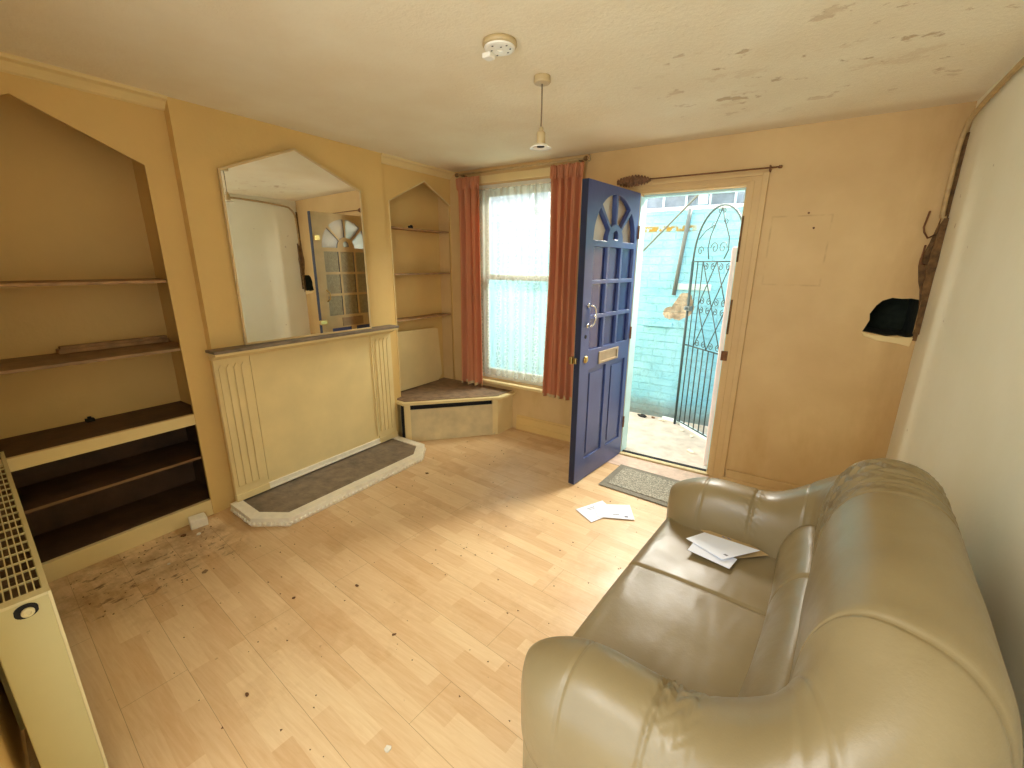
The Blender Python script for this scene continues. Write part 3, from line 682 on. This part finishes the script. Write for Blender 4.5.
MB().tube([(0, 0, -.028), (.001, 0, -.11), (-.001, .0, -.20)], .003, 8).obj('flex', 'cord', t, smooth=True)
MB().lathe([(.005, -.195), (.010, -.200), (.010, -.212), (.019, -.218), (.020, -.262), (.017, -.265)], (0, 0, 0), 28).obj('lamp_holder', 'plasticold', t, smooth=False, bevel=.001)
b = MB(); b.lathe([(.020, -.263), (.048, -.279), (.049, -.282), (.032, -.277), (.018, -.2675)], (0, 0, 0), 32); b.obj('shade_ring', 'plastic', t, smooth=True)
MB().lathe([(.016, -.266), (.017, -.276), (.004, -.276)], (0, 0, 0), 20).obj('socket', 'black', t)

# ------------------------------------------------------------------ radiator (near left)
ang = PI-.087; cz_ = 0
t = thing('radiator', 'cream double panel radiator with grid top on the near wall', 'radiator', (1.298, -3.122, 0), ang)
# local frame: +x runs away from the corner along the wall, +y points to the wall
ZT, ZB, DP, LN = .70, .06, .108, 1.32
b = MB(); b.box(0, LN, 0, .012, ZB, ZT-.008); b.obj('front_panel', 'radiator', t, bevel=.004)
MB().box(0.0, LN, DP-.012, DP, ZB, ZT-.008).obj('back_panel', 'radiator', t, bevel=.004)
b = MB(); b.box(-.004, .006, .0, DP, ZB-.005, ZT-.004); b.obj('end_panel', 'radiator', t, bevel=.003)
b = MB(); b.box(-.006, .004, -.003, .004, ZB-.005, ZT+.001); b.obj('corner_bead', 'radgrille', t, bevel=.0015)
b = MB()
b.box(-.004, LN, -.002, .009, ZT-.008, ZT); b.box(-.004, LN, DP-.009, DP, ZT-.008, ZT); b.box(-.004, .026, .009, DP-.009, ZT-.008, ZT)
ny = 7; 
for i in range(1, ny):
    y = .009+(DP-.018)*i/ny; b.box(.026, LN, y-.0013, y+.0013, ZT-.006, ZT)
n = int((LN-.026)/.062)
for i in range(1, n): x = .026+i*.062; b.box(x-.0028, x+.0028, .009, DP-.009, ZT-.0055, ZT-.0005)
b.obj('top_grille', 'radgrille', t)
b = MB()
for i in range(30): x = .04+i*.042; b.box(x, x+.002, .013, DP-.013, ZB+.03, ZT-.05)
f_ = b.obj('convector_fins', 'shelfgrey', t); f_['kind'] = 'stuff'
# oval bleed-valve opening at the top of the end panel
b = MB(); b.prism([(.045+.021*math.cos(a), .668+.016*math.sin(a)+(.006 if math.sin(a) > 0 else 0)) for a in [2*PI*k/20 for k in range(20)]], -.006, -.004, 'x'); b.obj('valve_opening', 'black', t)
b = MB(); b.lathe([(.012, 0), (.012, -.006), (.006, -.008), (.005, -.005)], (-.006, .043, .668), 18, 'x'); b.obj('bleed_valve', 'radgrille', t, bevel=.001)
for x in (.25, LN-.4): MB().box(x, x+.04, DP, DP+.028, ZB+.1, ZT-.08).obj('wall_bracket', 'radiator', t)
MB().tube([(.05, .05, ZB), (.05, .05, .0)], .008, 10).obj('supply_pipe', 'pipe', t, smooth=True)

# ------------------------------------------------------------------ sofa
YF, YN = -1.305, -2.615                        # outer faces of the far and near arm
sofa = thing('sofa', 'olive beige leather two-seat sofa with rolled arms against the right wall', 'sofa', (2.85, -1.99, 0))
YM = (YF+YN)/2
# horseshoe centre line: front of near arm -> back corner -> along the back -> corner -> front of far arm
AW, BW = .110, .155                             # half widths of the arm and the back
xb = 3.065; rc = .18; XA = 2.365
yn, yf = YN+AW, YF-AW
pl = []
for i in range(40): pl.append(Vector((XA+(xb-rc-XA)*i/40, yn, 0)))
for i in range(40): a = -PI/2+PI/2*i/40; pl.append(Vector((xb-rc+rc*math.cos(a), yn+rc+rc*math.sin(a), 0)))
for i in range(60): pl.append(Vector((xb, yn+rc+(yf-yn-2*rc)*i/60, 0)))
for i in range(40): a = PI/2*i/40; pl.append(Vector((xb-rc+rc*math.cos(a), yf-rc+rc*math.sin(a), 0)))
for i in range(41): pl.append(Vector((xb-rc-(xb-rc-XA)*i/40, yf, 0)))
cum = [0]
for a, b_ in zip(pl, pl[1:]): cum.append(cum[-1]+(b_-a).length)
LT = cum[-1]
tan = [(pl[min(i+1, len(pl)-1)]-pl[max(i-1, 0)]).normalized() for i in range(len(pl))]
for _ in range(3): tan = [((tan[max(i-1, 0)]+tan[i]*2+tan[min(i+1, len(tan)-1)])).normalized() for i in range(len(tan))]
def at_s(s):
    s = min(max(s, 0), LT); lo = 0
    import bisect
    lo = min(max(bisect.bisect_right(cum, s)-1, 0), len(pl)-2)
    f_ = (s-cum[lo])/max(1e-9, cum[lo+1]-cum[lo]); p = pl[lo].lerp(pl[lo+1], f_)
    d = tan[lo].lerp(tan[lo+1], f_).normalized()
    return p, d
sm = lambda x: 0 if x < 0 else 1 if x > 1 else x*x*(3-2*x)
LA = xb-rc-XA; LC = PI/2*rc
def params(s):
    "s along the horseshoe -> back-ness 0..1"
    e = min(s, LT-s)
    k = sm((e-LA*.66)/(LA*.34+LC*.95))
    return k, e
def sweep(u, v):
    s = -0.0+LT*u; k, e = params(s); p, d = at_s(s)
    nrm = Vector((-d.y, d.x, 0))              # towards the seat side
    hw = AW+(BW-AW)*k; 
    zt = .625+(.915-.625)*k-.035*(1-sm(e/.22)); mid = sm((e-LA-LC*.3)/.35); zt += .02*mid
    zlow = .24
    a = 2*PI*v                                 # superellipse section
    ca, sa = math.cos(a), math.sin(a); pw = .78
    cx = math.copysign(abs(ca)**pw, ca); cz2 = math.copysign(abs(sa)**(.82 if sa > 0 else .6), sa)
    zc = zt-(.155+.13*k); hz = zt-zc if sa > 0 else zc-zlow
    off = cx*hw; 
    # the seat side of the back slopes: lower part comes forward
    z = zc+cz2*hz
    if cx < 0: off *= 1+.10*k*(1-sm((z-.5)/.3))
    # rounded fronts of the arms
    endd = min(1, e/.15); shrink = math.sqrt(max(0.0, 1-(1-endd)**2))
    off *= .06+.94*shrink; z = zc+(z-zc)*(.55+.45*shrink) if sa > 0 else z
    if sa > 0: z = zc+(z-zc)*1.0
    P = p+nrm*off; P.z = z
    # seams: narrow grooves across the section
    g = 0
    top = sm((sa+.15)/.4)
    for sc, w_, dp_ in SEAMS:
        q = (s-sc)/w_
        if abs(q) < 4: g -= dp_*math.exp(-q*q)
    ruch = 0
    for c0, w_, am, fr_ in RUCH:
        q = (s-c0)/w_
        if abs(q) < 3:
            ev = math.exp(-q*q); t_ = v*fr_
            ruch += am*ev*(math.sin(2*PI*t_+2.2*math.sin(14*(s-c0)/w_*.35+v*31))*.6+.9*noise.noise(Vector((s*9, v*fr_*.8, c0*7))))
    # puffing between seams
    nr = Vector((nrm.x*cx, nrm.y*cx, cz2)).normalized()
    P += nr*((g+ruch*(1.5 if cx > .15 else .6+.9*max(0, (cx+.4)/.55) if cx > -.4 else .6))*top+.004*noise.noise(Vector((s*5, v*6, 1))))
    return P
sA = .115
FB = LT-LA-LC                                   # where the far corner starts
SEAMS = [(.15, .004, .005), (.335, .005, .006), (LA+.04, .004, .003), (LA+LC*.80, .005, .006), (LA+LC*.25, .005, .005),
         (FB-.09, .006, .009), (FB-.17, .006, .008), (FB-.25, .005, .007), (FB+.05, .006, .006), (LT-LA+.02, .004, .004), (LT-.15, .004, .005), (LT-.335, .005, .006)]
RUCH = [(.34, .022, .0065, 40), (.385, .035, .004, 18), (FB-.03, .055, .010, 22), (FB-.13, .035, .007, 26), (FB-.21, .035, .0055, 30), (FB+LC*.45, .07, .009, 17), (LT-.34, .025, .004, 36)]
b = MB(); vs = b.grid(sweep, 520, 96, True); b.b.faces.new(vs[0][::-1]); b.b.faces.new(vs[-1])
part(b, 'backrest_and_arms', 'leather', sofa, smooth=True)
# seat cushion with a centre seam, rolled front edge
yi0, yi1 = YN+.17, YF-.17; ysm = -1.885
def seat(u, v):
    # u across the width, v front underside -> front -> top -> back
    y = yi0+(yi1-yi0)*u
    L1, L2 = .20, .62; q = v*(L1+L2)
    if q < L1:
        a = q/L1; ang_ = PI*.5*a; z = .23+.19*math.sin(ang_)**.8; x = 2.425-.075*math.cos(ang_)**.7
        x = 2.425-.065*(1-a**3); z = .20+.225*(1-(1-a)**2.2)
    else:
        a = (q-L1)/L2; x = 2.425+.50*a; z = .425+.006*math.sin(PI*a)+.004*a
    top_ = 1 if q >= L1*.5 else q/L1*2
    z -= .007*math.exp(-((y-ysm-.03*(x-2.4))/.006)**2)*top_
    z += .010*math.sin(PI*u)*top_
    if q >= L1:
        z += .003*noise.noise(Vector((x*7, y*7, 0)))+.0007*noise.noise(Vector((x*30, y*9, 3)))
    return (x, y, z)
b = MB(); b.grid(seat, 220, 90); part(b, 'seat_cushion', 'leather', sofa, smooth=True)
# lumbar roll between seat and back
def roll(u, v):
    y = yi0+.0+(yi1-yi0)*u; a = 2*PI*v
    e = min(1, min(u, 1-u)/.10); r = math.sqrt(max(0, 1-(1-e)**2))
    bow = .025*(abs(u-.5)*2)**2
    rx, rz = .062*(.35+.65*r), .125*(.45+.55*r)
    g = 0
    for y0 in (ysm+.02,): g -= .006*math.exp(-((y-y0)/.006)**2)
    rr = 1+g/.06+.02*noise.noise(Vector((y*14, v*5, 2)))
    return (2.895+bow*-1+rx*math.cos(a)*rr+.025*math.sin(a), y, .50+rz*math.sin(a)*rr)
b = MB(); vs = b.grid(roll, 160, 40, True); b.b.faces.new(vs[0][::-1]); b.b.faces.new(vs[-1]); part(b, 'lumbar_roll', 'leather', sofa, smooth=True)
# base body below the pads, with an overhang at the arms
def arm_base(y0, y1):
    b = MB(); b.box(2.395, 3.18, y0, y1, .035, .42); part(b, 'arm_base', 'leather', sofa, bevel=.03, bseg=5, smooth=False)
arm_base(YN+.03, YN+.185); arm_base(YF-.185, YF-.03)
part(MB().box(2.385, 3.0, YN+.185, YF-.185, .035, .36), 'front_apron', 'leather', sofa, bevel=.02, bseg=4)
part(MB().box(2.95, 3.19, YN+.06, YF-.06, .035, .55), 'back_base', 'leather', sofa, bevel=.03, bseg=4)
# piping on the arm fronts
for yc in (yn, yf):
    pts = []
    for k in range(25):
        a = PI*k/24-.0; pts.append((2.437-.012*math.sin(a)*0-.030, yc+.094*math.cos(a), .43+.10*math.sin(a)))
for sx, sy in ((2.42, YN+.06), (2.42, YF-.06), (3.18, YN+.09), (3.18, YF-.09)):
    part(MB().lathe([(.022, 0), (.026, .036)], (sx, sy, 0), 16), 'foot', 'black', sofa)

sofa.rotation_euler.z = math.radians(-4.8); sofa.location.x -= .015

# ------------------------------------------------------------------ letters
def paper(name, quad, z, mat, label, cat, group, marks=(), th=.0022, lift=(0,0,0,0)):
    b = MB(); lo = [b.b.verts.new((x, y, z+l)) for (x, y), l in zip(quad, lift)]; hi = [b.b.verts.new((x, y, z+l+th)) for (x, y), l in zip(quad, lift)]
    b.b.faces.new(lo[::-1]); b.b.faces.new(hi)
    for i in range(4): b.b.faces.new([lo[i], lo[(i+1) % 4], hi[(i+1) % 4], hi[i]])
    o = b.obj(name, mat); tag(o, label, cat, group)
    if marks:
        q = [Vector((x, y, z+l+th+.0004)) for (x, y), l in zip(quad, lift)]
        def uv(u, v): return q[0].lerp(q[1], u).lerp(q[3].lerp(q[2], u), v)
        for (u0, v0, u1, v1) in marks:
            b = MB(); b.b.faces.new([b.b.verts.new(uv(*p)) for p in ((u0, v0), (u1, v0), (u1, v1), (u0, v1))]); b.obj('printed_mark', 'ink', o)
    return o
lines = [(.12, .60, .40, .615), (.12, .66, .34, .675), (.62, .15, .80, .20)]
paper('envelope', [(1.773, -.986), (1.913, -1.064), (1.995, -.880), (1.873, -.791)], .0035, 'paper', 'white envelope on the floor, tucked under another, nearer the hearth', 'envelope', 'letters on the floor', [(.2, .3, .23, .7), (.3, .3, .32, .6), (.75, .7, .85, .85)])
paper('envelope', [(1.839, -.869), (1.923, -.992), (2.122, -.897), (2.042, -.75)], .0065, 'paper', 'white envelope on the floor, uppermost, nearer the sofa', 'envelope', 'letters on the floor', [(.72, .45, .76, .62), (.8, .75, .9, .84)])
ZS = .447
paper('envelope', [(2.562, -1.515), (2.670, -1.475), (2.808, -1.545), (2.712, -1.63)], ZS+.001, 'paperkraft', 'buff envelope on the sofa seat beneath the white letters', 'envelope', 'letters on the sofa seat', [(.55, .25, .62, .35), (.45, .2, .52, .27)])
paper('envelope', [(2.548, -1.695), (2.696, -1.718), (2.712, -1.645), (2.56, -1.615)], ZS+.006, 'paper', 'white folded letter on the sofa, partly under the top sheet', 'letter', 'letters on the sofa seat', (), .002, (.004, .0, .0, .004))
paper('envelope', [(2.528, -1.628), (2.668, -1.690), (2.778, -1.570), (2.580, -1.545)], ZS+.013, 'paper', 'white letter lying uppermost on the sofa seat', 'letter', 'letters on the sofa seat', [(.85, .18, .93, .24)], .0016, (.0, .002, .012, .0))

# doormat
t = thing('doormat', 'grey textured doormat with darker border inside the door', 'doormat', (2.07, -.42, 0))
mq = [(1.765, -.60), (1.790, -.205), (2.36, -.235), (2.37, -.64)]
mi = [(1.815, -.555), (1.832, -.252), (2.315, -.28), (2.322, -.595)]
part(MB().prism(mq, .003, .009), 'border', 'matedge', t, bevel=.003); part(MB().prism(mi, .009, .013), 'pile', 'mat', t, bevel=.002)

# ------------------------------------------------------------------ litter on the floor
def chip(x, y, s, mat, name, label, cat, group, z=.0006, leafy=False, rz=None):
    b = MB(); n = 9; rz = random.uniform(0, 6.28) if rz is None else rz; pts = []
    for k in range(n):
        a = 2*PI*k/n; r = s*(random.uniform(.55, 1.0)); e = .55 if leafy else .8
        xx, yy = r*math.cos(a), r*e*math.sin(a); pts.append((x+xx*math.cos(rz)-yy*math.sin(rz), y+xx*math.sin(rz)+yy*math.cos(rz)))
    b.prism(pts, z, z+s*.12+.0015)
    if leafy:
        for v in b.b.verts: v.co.z += abs(math.sin((v.co.x-x)*90))*s*.15
    return tag(b.obj(name, mat), label, cat, group)
gl = 'dry bits on the laminate floor'
chip(.478, -2.545, .020, 'shelfgrey', 'wood_chip', 'flat brown chip of wood on the floor near the cabinet', 'wood chip', gl)
chip(1.013, -2.399, .010, 'leaf', 'dry_twig', 'short dark twig in the middle of the floor', 'twig', gl).scale = (1, 1, 1)
chip(1.189, -2.187, .014, 'leaf', 'dry_leaf', 'small curled dark leaf left of the floor centre', 'leaf', gl, leafy=True)
chip(1.556, -2.286, .012, 'leaf', 'dry_leaf', 'small dry leaf nearest the near sofa arm', 'leaf', gl, leafy=True)
chip(1.319, -2.759, .012, 'leaf', 'dry_leaf', 'dark dry scrap nearest the camera on the floor', 'leaf', gl, leafy=True)
chip(1.879, -2.603, .016, 'litterwhite', 'plaster_crumb', 'pale crumb of plaster at the near floor edge', 'plaster crumb', gl)
chip(.10, -2.42, .016, 'litterwhite', 'plaster_crumb', 'white crumb of plaster beside the cream block', 'plaster crumb', gl)
chip(.045, -2.475, .018, 'leaf', 'dark_crumb', 'dark crumb just before the cabinet plinth', 'crumb', gl)
chip(.26, -2.62, .010, 'litterwhite', 'plaster_crumb', 'pale speck of plaster before the left cabinet', 'plaster crumb', gl)
chip(.65, -1.15, .016, 'leaf', 'dry_leaf', 'dark leaf on the floor beside the hearth corner', 'leaf', gl, leafy=True)
chip(.62, -1.42, .009, 'leaf', 'dry_leaf', 'small dark scrap along the hearth front', 'leaf', gl, leafy=True)
tag(MB().prism([(.392, -1.61), (.425, -1.60), (.418, -1.572), (.388, -1.58)], .0475, .0495).obj('paper_scrap', 'paper'), 'small white paper scrap on the dark hearth', 'paper scrap')
b = MB(); rn = random.Random(11)
for i in range(230):
    if i < 90: x, y = rn.uniform(-.04, .5), rn.uniform(-2.95, -2.28)
    else: x, y = rn.uniform(.5, 2.2), rn.uniform(-2.9, -.5)
    if x > .0 and x < .5 and y > -2.26: continue
    s_ = rn.uniform(.0015, .0045); a = rn.uniform(0, 3.1)
    P_ = [(x+s_*math.cos(a+k*2.1)*(1.6 if k == 0 else 1), y+s_*math.sin(a+k*2.1)) for k in range(3)]
    b.prism(P_, .0004, .0004+s_*.5)
tag(b.obj('floor_crumbs', 'leaf'), 'fine brown crumbs scattered over the laminate floor', 'crumbs', kind='stuff')

# ------------------------------------------------------------------ outside: alley
ZA = -.04
struct(MB().box(-2.5, 5.0, .14, 1.22, ZA-.1, ZA).obj('floor_outside', 'concrete'), 'pale concrete path outside the front door', 'path')
struct(MB().box(-2.5, 5.0, 1.20, 1.42, ZA-.1, 1.985).obj('wall_outside', 'alley'), 'turquoise painted alley wall with peeling patches', 'wall')
struct(MB().box(-2.5, 5.0, 1.185, 1.43, 1.985, 2.015).obj('trim_7', 'whiteout', bevel=.006), 'white coping on the alley wall', 'coping')
# grey panelled fence beyond the wall
t = thing('panel_fence', 'weathered grey panelled fence rising behind the alley wall', 'fence', (1.7, 1.9, 0))
b = MB(); b.box(-3.0, .9, 0, .03, 0, 2.85); b.box(.9, 3.0, 0, .03, 0, 2.42)
b.obj('boards', 'rooftin', t)
b = MB()
for i in range(22): x = -2.0+.235*i; b.box(x, x+.018, -.02, 0, 1.5, 2.43)
o = b.obj('batten_strip', 'whiteout', t); o['kind'] = 'stuff'
b = MB(); b.box(-.25, .35, -.10, -.03, 2.22, 2.50); b.box(-.02, .06, -.10, -.03, 2.1, 2.22); tag(b.obj('white_awning', 'whiteout', loc=(1.75, 1.88, 0)), 'white board hung over the grey fence above the alley', 'board')
# downpipe and stay
tag(MB().tube([(1.728, 1.165, 1.22), (1.76, 1.165, 1.60), (1.80, 1.165, 1.99)], .020, 12).obj('downpipe', 'ironpole', smooth=True), 'grey downpipe against the turquoise wall', 'pipe')
tag(MB().tube([(2.17, .62, 2.26), (1.978, .70, 2.074), (1.532, .70, 1.606), (1.43, .70, 1.50)], .008, 8).obj('metal_stay', 'ironpole', smooth=True), 'thin diagonal metal stay crossing the doorway view', 'metal bar')
struct(MB().box(2.318, 2.8, .145, .60, ZA, 1.62).obj('wall_outside.001', 'pinkwall', bevel=.01), 'pink rendered pier beside the gate', 'pier')
# conduit boxes on the wall
b = MB(); b.box(1.45, 1.74, 1.18, 1.20, .90, .955); tag(b.obj('wall_ledge', 'alley', bevel=.008), 'turquoise ledge stub below the bare patch of wall', 'ledge')
b = MB(); b.box(1.74, 2.05, 1.185, 1.20, 1.27, 1.33); tag(b.obj('wall_box', 'cyanframe', bevel=.006), 'pale painted box fixed on the turquoise wall behind the gate', 'box')

# gate, local x along gate, z up
gx = thing('iron_gate', 'dark green wrought iron gate with scrolls and arched top outside', 'gate', (1.886, 1.088, ZA), math.atan2(-.68, .733))
GW, zr1, zr2, zt_ = .50, .81, 1.57, 2.01
def gb(pts, r, name='bar', seg=6): return MB().tube(pts, r, seg).obj(name, 'irongreen', gx, smooth=True)
gb([(0, 0, .0), (-.0, 0, zr2)], .012, 'stile', 8); gb([(GW, 0, .02), (GW, 0, zr2)], .010, 'stile', 8)
for z in (.05, zr1, zr2): gb([(0, 0, z), (GW, 0, z)], .006, 'rail')
gb([(.31+.31*math.cos(a), 0, zr2+.445*math.sin(a)**.9) for a in [PI-(PI*.86)*k/28 for k in range(29)]], .009, 'arch')
for i in range(1, 7):
    x = GW*i/7; gb([(x, 0, .05), (x, 0, zr1)], .006)
for x in (GW/7, 2*GW/7): gb([(x, 0, zr1), (x, 0, zr2)], .005)
x0, x1 = 2*GW/7, GW
for za, zb in ((zr1, (zr1+zr2)/2), ((zr1+zr2)/2, zr2)):
    dx = (x1-x0)/2
    for k in range(2):
        gb([(x0+dx*k, 0, za), (x0+dx*(k+1), 0, zb)], .0045, 'lattice_bar'); gb([(x0+dx*(k+1), 0, za), (x0+dx*k, 0, zb)], .0045, 'lattice_bar')
def spiral(cx, cz, r, dirn=1, turns=1.4, a0=0, tail=None):
    pts = []
    for k in range(22):
        f_ = k/21; a = a0+dirn*2*PI*turns*f_; pts.append((cx+r*(1-.8*f_)*math.cos(a), 0, cz+r*(1-.8*f_)*math.sin(a)))
    if tail: pts = [tail]+pts
    return gb(pts, .0035, 'scroll', 5)
zm = (zr1+zr2)/2
for z in (zr1+.04, zm-.04, zm+.04, zr2-.045):
    for i in range(4): spiral(x0+.045+(x1-x0-.06)*i/3.2, z, .03, 1 if i % 2 else -1, 1.3, PI/2)
for cx, cz_, r, d_ in ((.09, 1.66, .042, 1), (.27, 1.68, .05, -1), (.37, 1.68, .05, 1), (.285, 1.97, .022, 1), (.335, 1.97, .022, -1), (.22, 1.86, .03, 1), (.37, 1.88, .028, -1)): spiral(cx, cz_, r, d_, 1.3, 0 if d_ > 0 else PI)
gb([(.31, 0, 2.0), (.26, 0, 1.90), (.20, 0, 1.78), (.185, 0, 1.68), (.21, 0, 1.59)], .005, 'scroll')
gb([(.31, 0, 2.0), (.35, 0, 1.90), (.43, 0, 1.76), (.44, 0, 1.66), (.40, 0, 1.59)], .005, 'scroll')
gb([(.05, 0, 1.76), (.14, 0, 1.83), (.22, 0, 1.86)], .004, 'scroll')
b = MB(); b.box(-.02, .05, -.02, .02, 1.13, 1.17); b.tube([(.02, 0, 1.15), (.02, -.05, 1.15)], .012, 8); b.obj('latch', 'ironpole', gx)
# rubbish along the wall foot
go = 'litter along the alley wall'
def rub(x, y, s, mat, lab, name='litter'):
    return chip(x, y, s, mat, name, lab, 'litter', go, z=ZA+.0005, leafy=True)
rub(1.55, 1.12, .06, 'black', 'black scrap of plastic at the foot of the alley wall')
rub(1.66, 1.13, .04, 'leaf', 'brown leaves at the foot of the turquoise wall')
rub(1.76, 1.10, .045, 'litterwhite', 'pale litter left of the gate foot')
rub(1.99, .93, .04, 'litterwhite', 'pale litter under the gate bottom rail')
rub(2.10, .82, .035, 'litterwhite', 'pale scrap by the pink pier')
rub(2.17, .45, .05, 'litterwhite', 'crumpled white scrap lying just outside the door')
tag(MB().prism([(1.905, 1.11), (1.935, 1.13), (2.27, .82), (2.24, .79)], ZA, ZA+.03).obj('kerb_stone', 'whiteout', bevel=.006), 'narrow white kerb under the iron gate', 'kerb')
tag(MB().prism([(1.74, 1.15), (1.76, 1.175), (1.9, 1.15), (1.88, 1.12)], ZA, ZA+.03).obj('wood_offcut', 'whiteout', bevel=.004), 'white painted offcut lying left of the gate', 'offcut')
